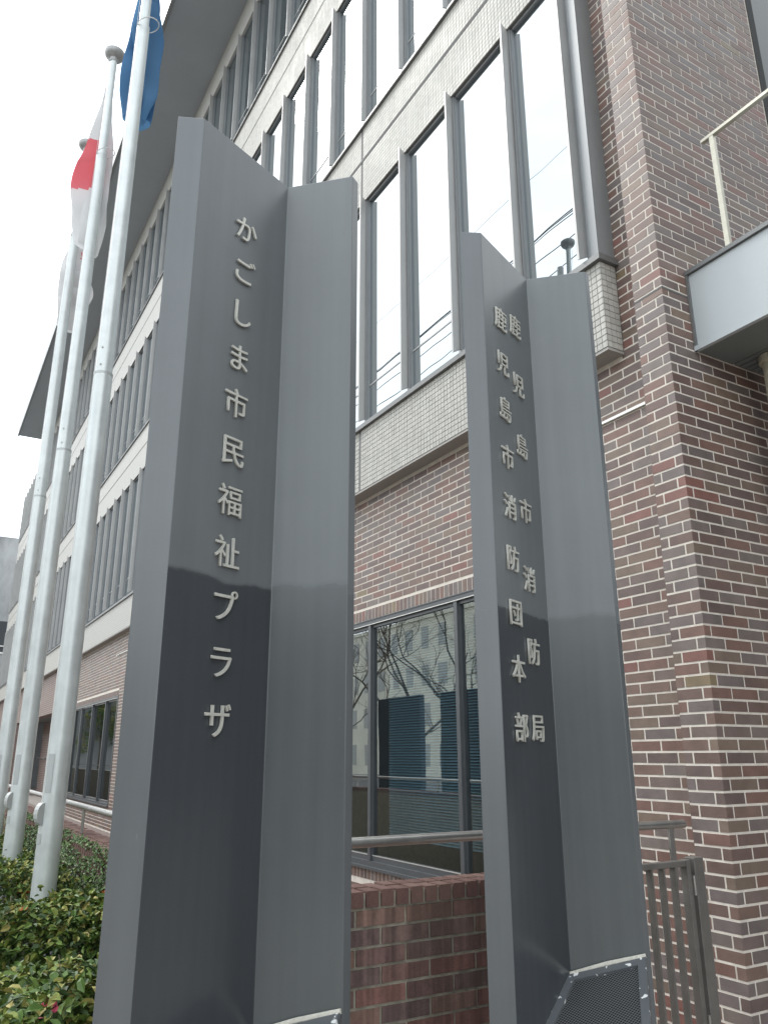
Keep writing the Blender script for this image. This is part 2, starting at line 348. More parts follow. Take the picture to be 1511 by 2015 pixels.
def pieces(items, name, parent, rest_name, rest_parent, mats, limit=300):
    """items: (box, material index). The largest shown become objects of their own, the rest one joined mesh."""
    sc = sorted(((0 if behind_pillar(b) else shown_size(b)), i) for i, (b, m_) in enumerate(items))
    sc.reverse(); single = {i for s_, i in sc[:limit] if s_ > 0}
    rest = MB()
    for i, (b, m_) in enumerate(items):
        if i in single:
            o = bpy.data.objects.new(name, unit_cube(mats[m_])); COL.objects.link(o)
            o.location = ((b[0]+b[1])/2, (b[2]+b[3])/2, (b[4]+b[5])/2); o.scale = (b[1]-b[0], b[3]-b[2], b[5]-b[4])
            o.parent = parent
        else:
            rest.box(*b, mi=m_)
    if rest.f: rest.build(rest_name, mats, rest_parent, kind='stuff')

def pick(weights):
    return random.choices(range(len(weights)), weights)[0]

# ------------------------------------------------------------------ ground
def structure(name, mb, m):
    return mb.build(name, m, None, kind='structure')
g = MB(); g.quad((-400, -400, 0), (400, -400, 0), (400, 400, 0), (-400, 400, 0)); structure('ground', g, MT['paving'])
g = MB(); g.quad((-400, -17, .004), (400, -17, .004), (400, -5.5, .004), (-400, -5.5, .004)); structure('road', g, MT['asphalt'])
for nm, y0, y1 in (('kerb', -5.5, -5.32), ('kerb', -17.18, -17.0)):
    g = MB(); g.box(-400, 400, y0, y1, .0, .13); structure(nm, g, MT['kerb'])
g = MB()
for k in range(-30, 30): g.quad((k*8, -11.32, .008), (k*8+4, -11.32, .008), (k*8+4, -11.17, .008), (k*8, -11.17, .008))
structure('road_marking', g, MT['line'])
g = MB(); g.quad((-60, -24, .006), (60, -24, .006), (60, -19.5, .006), (-60, -19.5, .006)); structure('grass_verge', g, MT['conegrass'])
g = MB(); g.quad((-46, -.15, .006), (-2.3, -.15, .006), (-2.3, 1.03, .006), (-46, 1.03, .006)); structure('planting_bed', g, MT['soil'])
g = MB(); g.quad((-46, 1.26, .006), (-3.2, 1.26, .006), (-3.2, 3.97, .006), (-46, 3.97, .006)); structure('path', g, mat('brown_paving', (.17,.13,.115), rough=.9, var=.15, vscale=5))

# ------------------------------------------------------------------ office building
BLD = thing('office_building', 'brick and pale tile office building with rows of finned windows', 'building')
YW = 3.976      # brick wall face
YB = 3.815      # tile band face
XC, YC = -2.948, 3.841   # near corner of the brick pier
Z0 = 2.34       # a bed joint
CO = .07        # course height
ZT = 10.5

# brick pier at the corner with side wall, brick wall beside it
pb = MB(); pb.box(-3.182, XC - .002, YC + .002, 9.5, 0, 4.70); pb.box(-3.182, XC - .002, YC + .002, 5.44, 4.70, 16.5)
pier = pb.build('brick_pier', MT['mortar'], BLD)
wall_core = MB()
wall_core.box(-4.2, -3.184, YW + .002, YW + .3, 0, 16.5)                 # right of the near window
wall_core.box(-8.6, -4.2, YW + .002, YW + .3, 0, .545)                    # under it
wall_core.box(-8.6, -4.2, YW + .002, YW + .3, 2.905, 4.6)
wall_core.box(-18.7, -8.6, YW + .002, YW + .3, 0, 4.6)
wall_core.box(-24.3, -18.7, YW + .002, YW + .3, 0, .515)
wall_core.box(-24.3, -18.7, YW + .002, YW + .3, 2.87, 4.6)
wall_core.box(-25.8, -24.3, YW + .002, YW + .3, 0, 4.6)
wall = wall_core.build('brick_wall', MT['mortar'], BLD)
fw = MB(); fw.box(-38.3, -25.8, YW, YW + .3, 2.92, 4.6); fw.box(-48, -38.3, YW, YW + .3, 0, 4.6)
fw.build('passage_wall', MT['brickfar'], BLD)
fw = MB(); fw.box(-38.3, -25.8, YW + 1.1, YW + 1.3, 0, 2.92); fw.build('passage_back_wall', MT['brickfar'], BLD)
fw = MB(); fw.box(-38.3, -25.8, YW + .3, YW + 1.1, 2.93, 2.98); fw.build('passage_ceiling', MT['soffit'], BLD)

DJ = .055   # depth of a brick behind its face
side, face, gw = [], [], []
nmin, nmax = -int((ZT - Z0) / CO), int(Z0 / CO)
for n in range(nmin, nmax + 1):
    z1 = Z0 - CO * (n - 1) - .0065; z0 = z1 - .0568
    if z0 < 0: continue
    jit = lambda: random.uniform(-.0012, .0012)
    row = n % 2
    # corner tile
    c = pick(BRW)
    if row == 0:
        side.append(((-3.116, XC + jit(), YC + jit(), YC + .055, z0, z1), c)); y = YC + .055 + .012
        side.append(((-3.184, -3.128, YC + jit(), YC + DJ, z0, z1), pick(BRW)))
    else:
        side.append(((-3.002, XC + jit(), YC + jit(), YC + .168, z0, z1), c)); y = YC + .168 + .012
        side.append(((-3.184, -3.014, YC + jit(), YC + DJ, z0, z1), pick(BRW)))
    ylim = 5.42 if z0 > 4.9 else 8.2
    while y < ylim - .03:
        y2 = min(y + .227, ylim)
        side.append(((XC - DJ, XC + jit(), y, y2, z0, z1), pick(BRW))); y = y2 + .012
    # facade brick wall
    def run(x, xl, lst):
        # bricks from x (right) to xl (left), stretcher bond on a fixed grid
        k = math.floor((x) / .239) + 1
        while True:
            a = k * .239 + (0.1195 if row else 0); b_ = a - .227; k -= 1
            a2, b2 = min(a, x), max(b_, xl)
            if a2 < xl: break
            if a2 - b2 > .025: lst.append(((b2, a2, YW + jit(), YW + DJ, z0, z1), pick(BRW)))
    if z1 > 4.28: run(-3.19, -3.45, face)
    else:
        segs = [(-3.19, -9.4)] if (z0 > 3.02 or z1 < .43) else [(-3.19, -4.2), (-8.6, -9.4)]
        for a, b_ in segs: run(a, b_, face)
        segs = [(-16.4, -25.8)] if (z0 > 3.0 or z1 < .4) else [(-16.4, -18.7), (-24.3, -25.8)]
        for a, b_ in segs: run(a, b_, gw)
# soldier courses over and under the ground-floor windows
for (xa, xb, za, zb, lst) in ((-8.6, -4.2, 2.912, 3.018, face), (-8.6, -4.2, .43, .536, face), (-24.3, -18.7, 2.878, 2.99, gw), (-24.3, -18.7, .40, .506, gw)):
    x = xa
    while x < xb - .05:
        lst.append(((x, x + .06, YW, YW + DJ, za, zb), pick(BRW))); x += .07
pieces(side, 'brick', pier, 'upper_bricks', pier, MT['brick'], 190)
pieces(face, 'brick', wall, 'further_bricks', wall, MT['brick'], 110)
rest = MB()
for b_, m_ in gw: rest.box(*b_, mi=m_)
rest.build('distant_bricks', MT['brick'], wall, kind='stuff')
# expansion joint in the pier, drip flashing on the wall
j = MB(); j.box(-3.186, XC + .0025, YC - .0025, YC + .26, 4.490, 4.503); j.build('expansion_joint', MT['groove'], BLD)
for xa, xb in ((-4.6, -3.2), (-19.3, -17.6)): box('drip_flashing', xa, xb, YW - .018, YW + .02, 3.815, 3.835, MT['trim'], BLD)

# tile bands
FLOORS = [(4.283, 4.975, 5.025, 7.985), (7.985, 9.09, 9.125, 11.895), (11.895, 13.12, 13.155, 15.84)]  # band bottom, band top, window sill, window head
XR = -3.426      # right end of the projecting facade
XROOF = -39.6; XEND = -47.6
tiles = []
core_all = []
for fi, (zb, zt, zs, zh) in enumerate(FLOORS):
    core = box('tile_band', XEND, XR - .003, YB + .004, YW + (.004 if fi == 0 else .3), zb + .004, zt, MT['grout'], BLD)
    core_all.append(core)
    xnear = (-9.6, -11.5, -13.0)[fi]
    fb = MB(); fb.quad((XEND, YB, zb), (xnear, YB, zb), (xnear, YB, zt), (XEND, YB, zt)); fb.build('distant_tiles', MT['tilefar'], core, kind='stuff')
    nrow = int(round((zt - zb) / .05)); ph = (zt - zb) / nrow
    groove = {0: None, 1: 8.60, 2: 12.56}[fi]
    for r_ in range(nrow):
        z0 = zb + r_ * ph + .003; z1 = z0 + ph - .006
        if groove and z0 < groove < z1: continue
        x = XR
        while x > xnear:
            if not (-7.085 < x - .025 < -7.045):
                tiles.append(((x - .0445, x, YB, YB + .012, z0, z1), random.choice((0, 0, 0, 1, 2, 3)), core))
            x -= .05
        y = YB
        while y < YW - .02:        # return of the band at its right end
            tiles.append(((XR - .012, XR, y + (.0 if y == YB else .004), min(y + .05, YW), z0, z1), random.choice((0, 0, 1, 2, 3)), core)); y += .05
sc = sorted(((0 if behind_pillar(b) else shown_size(b)), i) for i, (b, m_, c_) in enumerate(tiles)); sc.reverse()
single = {i for s_, i in sc[:300] if s_ > 0}
rest = [MB() for _ in core_all]
for i, (b, m_, c_) in enumerate(tiles):
    if i in single:
        o = bpy.data.objects.new('tile', unit_cube(MT['tile'][m_])); COL.objects.link(o); o.parent = c_
        o.location = ((b[0]+b[1])/2, (b[2]+b[3])/2, (b[4]+b[5])/2); o.scale = (b[1]-b[0], b[3]-b[2], b[5]-b[4])
    else: rest[core_all.index(c_)].box(*b, mi=m_)
for q, c_ in zip(rest, core_all): q.build('further_tiles', MT['tile'], c_, kind='stuff')
# underside of the lowest band
sb = MB(); sb.box(XEND, XR - .004, YB + .005, YW + .004, 4.262, 4.283); sb.build('band_underside', mat('underside_tile', (.36,.345,.32), rough=.7, var=.08, vscale=6), BLD)
# top band under the roof
box('top_band', XROOF, XR, YB, YW + .3, 15.84, 16.54, MT['tilefar'], BLD)
# sill flashings
for (zb, zt, zs, zh) in FLOORS:
    c = MB(); c.box(XEND, XR + .03, YB - .035, YB + .12, zt, zs); c.box(XR - .02, XR + .03, YB + .12, YW, zt, zs); c.build('sill_flashing', MT['cap'], BLD)
# grooves
for z_ in (8.60, 12.56): box('shadow_groove', XEND, XR, YB - .003, YB + .02, z_ - .013, z_ + .013, MT['groove'], BLD)

# upper windows with fins
YG = 3.872; YF = 3.757; MOD = .9; XF0 = -4.285
proto = {}
def fin_into(p, x, y0, y1, z0, z1):
    # blade whose outer edge is longer than its inner edge
    p.box(x - .011, x + .011, y0, y1, z0, z1)
    v = p.v[-8:]; zz = {0: z0 + .03, 1: z0 + .03, 2: z0 + .09, 3: z0 + .09, 4: z1 + .055, 5: z1 + .055, 6: z1 - .012, 7: z1 - .012}
    p.v[-8:] = [(q[0], q[1], zz[i]) for i, q in enumerate(v)]
for fi, (zb, zt, zs, zh) in enumerate(FLOORS):
    h = zh - zs
    p = MB(); p.quad((-MOD + .03, 0, 0), (0, 0, 0), (0, 0, h), (-MOD + .03, 0, h)); pane = p.mesh('pane', MT['glass'])
    p = MB(); fin_into(p, 0, YF - YG, -.012, 0, h); fin = p.mesh('fin', MT['alu'])
    p = MB(); p.box(.011, .050, -.022, .02, 0, h); p.box(.024, .036, -.040, -.022, 0, h); p.box(-.040, -.011, -.016, .02, 0, h); mull = p.mesh('mullion', MT['frame'])
    p = MB(); p.box(-MOD + .062, -.06, -.006, .02, -.008, .008); trans = p.mesh('transom', MT['alu'])
    p = MB(); p.box(-MOD + .062, -.06, -.022, .02, -.028, -.001); head = p.mesh('head_rail', MT['frame'])
    proto[fi] = (pane, fin, mull, trans, head, h, zs, zh)
xs = [XF0 - MOD * k for k in range(-1, 49)]
for fi in range(3):
    pane, fin, mull, trans, head, h, zs, zh = proto[fi]
    tz = h * .16
    for k, x in enumerate(xs):
        if x < XEND + .1: break
        if k == 0:
            # the bay at the right end: its right edge is the end post
            p = MB(); p.quad((XF0, YG, zs), (XR - .16, YG, zs), (XR - .16, YG, zh), (XF0, YG, zh))
            wdw = p.build('window', MT['glass'], BLD)
            p = MB(); fin_into(p, XR - .148, YF, YG - .012, zs, zh); p.build('fin', MT['alu'], wdw)
            p = MB(); p.box(XR - .137, XR - .10, YG - .03, YG + .02, zs, zh); p.box(XR - .10, XR - .07, YG - .05, YG + .02, zs, zh); p.build('mullion', MT['frame'], wdw)
            p = MB(); p.box(XR - .07, XR, YB - .004, YW, zs, zh); p.build('end_post', MT['frame'], wdw)
            p = MB(); p.box(XF0 + .062, XR - .165, YG - .022, YG + .02, zh - .028, zh - .001); p.build('head_rail', MT['frame'], wdw)
            continue
        wdw = link('window', pane, BLD); wdw.location = (x, YG, zs)
        tilt = random.uniform(-.0035, .0035)
        wdw.rotation_euler = (0, 0, tilt * .25)
        for nm, me, dz in (('fin', fin, 0), ('mullion', mull, 0), ('transom', trans, tz), ('head_rail', head, h)):
            if nm == 'transom' and k % 3 == 2 and fi == 0: pass
            o = link(nm, me, wdw); o.location = (0, 0, dz)
box('end_wall', XEND - .25, XEND, YB, 12, 0, 15.9, MT['frame'], BLD)
box('facade_core', XEND, XR - .2, YW + .31, 12, 4.6, 16.4, MT['dark'], BLD)

rw = MB(); rw.box(5.5, 20, 3.8, 30, 0, 16.5); rw.build('added_shading_wing', MT['darkclad'], BLD)  # unseen wing, added to block light from +X and darken right-hand faces
# roof with deep eaves
rf = MB(); rf.box(XROOF, -2.0, 2.52, 12, 16.55, 16.9); rf.build('roof', MT['roof'], BLD)
rf = MB(); rf.box(XROOF - .03, -2.0, 2.44, 2.52, 16.52, 16.95); rf.build('eaves_edge', MT['frame'], BLD)

# ground-floor windows
def ground_window(x0, x1, z0, z1, mulls, label=None):
    yo = YW - .012
    f = MB()
    f.box(x0, x1, yo, YW + .1, z1 - .05, z1); f.box(x0, x1, yo, YW + .1, z0, z0 + .05)
    f.box(x0, x0 + .05, yo, YW + .1, z0 + .05, z1 - .05); f.box(x1 - .05, x1, yo, YW + .1, z0 + .05, z1 - .05)
    wd = f.build('window', MT['gframe'], BLD)
    box('head_trim', x0, x1, yo - .006, yo, z1 - .012, z1 - .002, MT['gframe'], wd); box('sill', x0 - .02, x1 + .02, yo - .035, yo - .006, z0 - .02, z0 + .006, MT['gframe'], wd)
    t = MB(); t.box(x0 + .05, x1 - .05, yo - .004, yo, z1 - .058, z1 - .051); t.build('bright_bead', MT['trim'], wd)
    edges = [x0 + .05] + mulls + [x1 - .05]
    for a, b_ in zip(edges[:-1], edges[1:]):
        off = random.choice((0, .025))
        p = MB(); p.quad((a, YW + .03 + off, z0 + .05), (b_, YW + .03 + off, z0 + .05), (b_, YW + .03 + off, z1 - .05), (a, YW + .03 + off, z1 - .05)); p.build('pane', MT['glassg'], wd)
        s = MB(); y0 = YW + .012 + off
        s.box(a + .035, b_ - .035, y0, y0 + .035, z0 + .05, z0 + .10); s.box(a + .035, b_ - .035, y0, y0 + .035, z1 - .09, z1 - .05)
        s.box(a, a + .035, y0, y0 + .035, z0 + .05, z1 - .05); s.box(b_ - .035, b_, y0, y0 + .035, z0 + .05, z1 - .05); s.build('sash', MT['gframe'], wd)
        t = MB(); t.box(a + .035, b_ - .035, y0 - .003, y0, z0 + .096, z0 + .104); t.build('glazing_bead', MT['trim'], wd)
    for m_ in mulls:
        q = MB(); q.box(m_ - .025, m_ + .025, yo + .002, YW + .08, z0 + .05, z1 - .05); q.build('mullion', MT['gframe'], wd)
    return wd
ground_window(-8.6, -4.2, .545, 2.905, [-7.09, -5.56])
ground_window(-24.3, -18.7, .515, 2.87, [-23.05, -21.6, -20.0])
# the rooms behind with venetian blinds
for nm, x0, x1 in (('room', -8.8, -4.0), ('room', -24.6, -18.4)):
    r_ = MB(); y0, y1, z0, z1 = YW + .31, YW + 3.2, .1, 3.1
    r_.quad((x0,y1,z0),(x1,y1,z0),(x1,y1,z1),(x0,y1,z1)); r_.quad((x0,y0,z0),(x1,y0,z0),(x1,y1,z0),(x0,y1,z0)); r_.quad((x0,y0,z1),(x1,y0,z1),(x1,y1,z1),(x0,y1,z1))
    r_.quad((x0,y0,z0),(x0,y1,z0),(x0,y1,z1),(x0,y0,z1)); r_.quad((x1,y0,z0),(x1,y1,z0),(x1,y1,z1),(x1,y0,z1)); r_.build(nm, MT['room'], BLD)
sl_ = MB(); z_ = .80
while z_ < 2.84:
    sl_.quad((-7.05, YW + .19, z_), (-4.25, YW + .19, z_), (-4.25, YW + .212, z_ + .016), (-7.05, YW + .212, z_ + .016)); z_ += .025
sl_.build('venetian_blind', MT['blind'], BLD)

# canopy to the right of the pier with railing, post and side window
can = MB(); can.box(XC + .002, -1.62, 4.106, 7.4, 4.13, 4.66); cano = can.build('canopy', MT['canopy'], BLD, bevel=.004)
c = MB(); c.box(XC + .002, -1.60, 4.085, 4.15, 4.66, 4.69); c.build('top_trim', MT['cap'], cano)
c = MB(); c.box(XC + .002, -1.60, 4.088, 4.12, 4.088, 4.122); c.build('bottom_trim', MT['canopy'], cano)
c = MB(); c.box(XC + .002, XC + .02, 4.09, 4.105, 4.088, 4.69); c.build('edge_seal', MT['cap'], cano)
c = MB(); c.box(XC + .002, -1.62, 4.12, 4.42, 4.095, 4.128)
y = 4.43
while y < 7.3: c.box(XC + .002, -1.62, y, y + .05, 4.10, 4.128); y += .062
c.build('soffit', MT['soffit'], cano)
c = MB(); c.box(-2.72, -1.62, 4.14, 4.172, 5.612, 5.635); c.build('top_rail', MT['brass'], cano)
for x_ in (-2.655, -1.80):
    c = MB(); c.box(x_, x_ + .033, 4.142, 4.17, 4.69, 5.612); c.build('rail_post', MT['brass'], cano)
c = MB(); c.lathe([(.066, 0), (.066, 4.05)], -2.74, 4.60, 28); c.lathe([(.085, 4.05), (.085, 4.094)], -2.74, 4.60, 28)
c.build('round_column', MT['cream'], cano, smooth=True)
p = MB(); p.quad((XC - .12, 5.50, 4.72), (XC - .12, 8.0, 4.72), (XC - .12, 8.0, 12), (XC - .12, 5.50, 12)); swd = p.build('window', mat('shaded_glazing', (.03,.036,.03), rough=.3, spec=.2), BLD)
p = MB(); p.box(XC - .14, XC + .006, 5.44, 5.52, 4.72, 12); p.box(XC - .12, XC - .06, 5.52, 5.60, 4.72, 12); p.build('window_frame', MT['dark'], swd)

# ------------------------------------------------------------------ sign pillars
D = 2.3
PA = [Vector((x*D, y*D)) for x, y in ((-1.0588,.2303), (-1.0414,.2697), (-1.1236,.4538), (-1.0379,.5424), (-1.0488,.5600))]
PB = [Vector((x*D, y*D)) for x, y in ((-1.0684,.8024), (-1.0506,.8394), (-1.1302,1.0229), (-1.0440,1.1131), (-1.0475,1.1275))]
ZTOP = 1.55 + D

def glyph_mesh(ch):
    cu = bpy.data.curves.new('glyph', 'FONT'); cu.body = ch; cu.size = 1.0; cu.extrude = .03; cu.bevel_depth = 0; cu.offset = 0; cu.resolution_u = 6
    o = bpy.data.objects.new('glyph', cu); COL.objects.link(o)
    dg = bpy.context.evaluated_depsgraph_get(); dg.update()
    me = bpy.data.meshes.new_from_object(o.evaluated_get(dg)); bpy.data.objects.remove(o); bpy.data.curves.remove(cu)
    me.materials.clear(); me.materials.append(MT['letter']); me.name = 'letter'
    return me
ref = glyph_mesh('国')
rx = [v.co.x for v in ref.vertices]; ry = [v.co.y for v in ref.vertices]
GC = ((min(rx)+max(rx))/2, (min(ry)+max(ry))/2); GS = .098 / (max(rx)-min(rx))
bpy.data.meshes.remove(ref)
GLYPHS = {}

def pillar(P, label, texts):
    root = thing('sign_pillar', label, 'sign pillar', group='folded metal sign pillars')
    d1 = (P[2]-P[1]).normalized(); d2 = (P[3]-P[2]).normalized()
    # back corner: wing backs are parallel to the faces
    a = P[0]; b_ = P[4]
    den = d1.x*d2.y - d1.y*d2.x
    t = ((b_.x-a.x)*d2.y - (b_.y-a.y)*d2.x) / den
    back = a + d1 * t
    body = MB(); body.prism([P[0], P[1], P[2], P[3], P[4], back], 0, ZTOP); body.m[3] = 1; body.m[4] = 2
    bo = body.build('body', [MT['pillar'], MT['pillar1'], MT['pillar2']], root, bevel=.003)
    # seam where the two plates meet
    nrm = Vector((d1.y, -d1.x)); n2 = Vector((d2.y, -d2.x))
    for s0, zc, ch in texts:
        if ch not in GLYPHS: GLYPHS[ch] = glyph_mesh(ch)
        o = link('letter', GLYPHS[ch], root)
        c = P[1] + d1 * s0 + nrm * .0065
        X = Vector((d1.x, d1.y, 0)); Y = Vector((0, 0, 1)); Zv = X.cross(Y)
        m_ = Matrix(((X.x, Y.x, Zv.x, 0), (X.y, Y.y, Zv.y, 0), (X.z, Y.z, Zv.z, 0), (0, 0, 0, 1)))
        o.matrix_world = Matrix.Translation((c.x, c.y, zc)) @ m_ @ Matrix.Scale(GS, 4) @ Matrix.Translation((-GC[0], -GC[1], 0))
    # sloping lamp housing with a perforated sheet in the fold
    sh = P[2] - PB[2]
    off = Vector((sh.x, sh.y, 0))
    K = Vector((*P[2], .735)); E2 = Vector((*P[3], .81)); E1 = Vector((*P[1], .496)); 
    n = (E2 - K).cross(E1 - K).normalized()
    if n.z < 0: n = -n
    F2 = Vector((-2.005, 2.13, .536)) + off
    poly = [K, E2, F2, E1]
    h = MB(); h.prism([(p.x, p.y) for p in (K, E1, F2, E2)], .0, .3)
    # top follows the slope
    hv = [tuple(p) for p in (K, E1, F2, E2)]
    h.v = h.v[:4] + hv
    h.build('lamp_housing', MT['pillar'], root)
    cen = sum(poly, Vector()) / 4
    def inset(p, k): return p + (cen - p) * k
    fr = MB()
    for i in range(4):
        p, q = poly[i], poly[(i+1) % 4]; u = .012
        a0, a1, b0, b1 = p + n*.004, q + n*.004, inset(p, .17) + n*.004, inset(q, .17) + n*.004
        for (A_, B_, C_, D_) in ((a0, a1, b1, b0),):
            fr.quad(A_ + n*u, B_ + n*u, C_ + n*u, D_ + n*u); fr.quad(b0 - n*.0, b1 - n*.0, b1 + n*u, b0 + n*u); fr.quad(a0, a1, a1 + n*u, a0 + n*u)
    fr.build('grille_frame', MT['chip'], root)
    gq = [inset(p, .165) + n*.006 for p in poly]
    ex = (gq[1]-gq[0]).normalized(); ey = n.cross(ex)
    mw = Matrix(((ex.x, ey.x, n.x, gq[0].x), (ex.y, ey.y, n.y, gq[0].y), (ex.z, ey.z, n.z, gq[0].z), (0, 0, 0, 1)))
    gi = MB(); inv = mw.inverted(); gi.quad(*[inv @ p for p in gq]); go = gi.build('perforated_grille', MT['perf'], root); go.matrix_world = mw
    bd = MB(); bd.tube([K + Vector((n2.x, n2.y, 0))*.006 + n*.012, K.lerp(E2, .5) + Vector((n2.x, n2.y, 0))*.006 + n*.016, E2 + Vector((n2.x, n2.y, 0))*.004 + n*.012], [.006, .009, .008], 8); bd.build('sealant_bead', MT['bead'], root, smooth=True)
    return root

ta = [(.237, 3.49 - .1832*i, ch) for i, ch in enumerate('かごしま市民福祉プラザ')]
tb = [(.14, 3.461 - .226*i, ch) for i, ch in enumerate('鹿児島市消防団本部')] + [(.286, 3.492 - .3062*i, ch) for i, ch in enumerate('鹿児島市消防局')]
pillar(PA, 'nearer dark grey folded sign pillar with one column of eleven letters', ta)
pillar(PB, 'further dark grey folded sign pillar with two columns of letters', tb)

# ------------------------------------------------------------------ low brick wall beside the ramp (L-shaped), coping, handrails, gate
XL = -3.0; ZW = 1.035
LW = thing('low_brick_wall', 'low weathered brick wall with coping behind the two sign pillars', 'wall')
core = MB(); core.box(XL - .19, XL - .006, 1.03, 2.72, 0, ZW - .01); core.box(-46, XL - .19, 1.036, 1.26, 0, ZW - .01)
core.build('mortar_core', MT['lmortar'], LW)
items = []
for n in range(14):
    z1 = ZW - .07 - n * .0688; z0 = z1 - .0565
    if z0 < .02: break
    y = 1.03 + (.0 if n % 2 else -.115) + .02
    while y < 2.72:
        a, b_ = max(1.03, y), min(2.72, y + .2195)
        if b_ - a > .03: items.append(((XL - .1, XL + random.uniform(-.003, .003), a, b_, z0, z1), random.randrange(6)))
        y += .2305
    x = XL
    while x > -12:
        items.append(((x - .22, x, 1.03, 1.13, z0, z1), random.randrange(6))); x -= .2305
pieces(items, 'brick', LW, 'further_bricks', LW, MT['lbrick'], 200)
items = []
y = 1.035
while y < 2.7:
    for xa, xb in ((XL - .085, XL + .004), (XL - .185, XL - .096)):
        dz = random.uniform(-.002, .002)
        items.append(((xa, xb, y, y + .056, ZW - .06, ZW + dz), random.randrange(3)))
    y += .0703
x = XL - .19
while x > -20:
    for ya, yb in ((1.03, 1.14), (1.15, 1.262)):
        items.append(((x - .056, x, ya, yb, ZW - .06, ZW + random.uniform(-.002, .002)), random.randrange(3)))
    x -= .0703
pieces(items, 'coping_brick', LW, 'further_coping', LW, MT['coping'], 120)

def handrail(label, pts, posts, rad=.0215):
    t = thing('handrail', label, 'handrail', group='round steel handrails')
    b = MB(); b.tube(pts, rad, 16); b.build('rail', MT['steel'], t, smooth=True)
    for (x, y, z0, z1, dx, dy) in posts:
        q = MB(); q.box(x - dx, x + dx, y - dy, y + dy, z0, z1 - .015)
        q.build('post', MT['steel'], t, bevel=.003)
    return t
handrail('round steel handrail running behind the further sign pillar towards the brick pier',
         [(-3.1, 1.15, 1.205), (-3.1, 2.0, 1.205), (-3.1, 3.66, 1.198), (-3.1, 3.675, 1.198)],
         [(-3.1, 3.57, .9, 1.198, .006, .02)])
handrail('round steel handrail on the low wall behind the hedge and flagpoles',
         [(-46, 1.15, 1.21), (-3.2, 1.15, 1.21), (-3.12, 1.15, 1.207)],
         [(-6.17 - k*2.0, 1.15, ZW, 1.21, .028, .006) for k in range(-1, 12)], .021)
handrail('thin steel handrail along the brick wall inside the passage',
         [(-38, 4.92, 1.5), (-25.9, 4.92, 1.5)], [(-27 - 3*k, 5.0, 1.42, 1.5, .02, .075) for k in range(4)], .02)

GT = thing('gate', 'small bronze grey metal gate of upright bars before the brick pier', 'gate')
gx = -2.95
b = MB(); b.box(gx - .02, gx + .02, 2.78, 3.46, 1.018, 1.045); b.build('top_rail', MT['gate'], GT, bevel=.003)
b = MB(); b.box(gx - .02, gx + .02, 2.78, 3.46, .12, .15); b.build('bottom_rail', MT['gate'], GT, bevel=.003)
y = 2.80
while y < 3.44:
    b = MB(); b.box(gx - .018, gx + .018, y - .006, y + .006, .15, 1.018); b.build('bar', MT['gate'], GT); y += .0835
b = MB(); b.box(gx - .022, gx + .022, 3.462, 3.492, .08, 1.048); b.build('end_stile', MT['gate'], GT, bevel=.003)
b = MB(); b.box(gx - .03, gx + .03, 3.51, 3.58, 0, 1.056); b.build('gate_post', MT['gate'], GT, bevel=.004)
for z_ in (.32, .93):
    b = MB(); b.tube([(gx + .026, 3.50, z_ - .045), (gx + .026, 3.50, z_ + .045)], .008, 10); b.build('hinge', MT['steel'], GT, smooth=True)

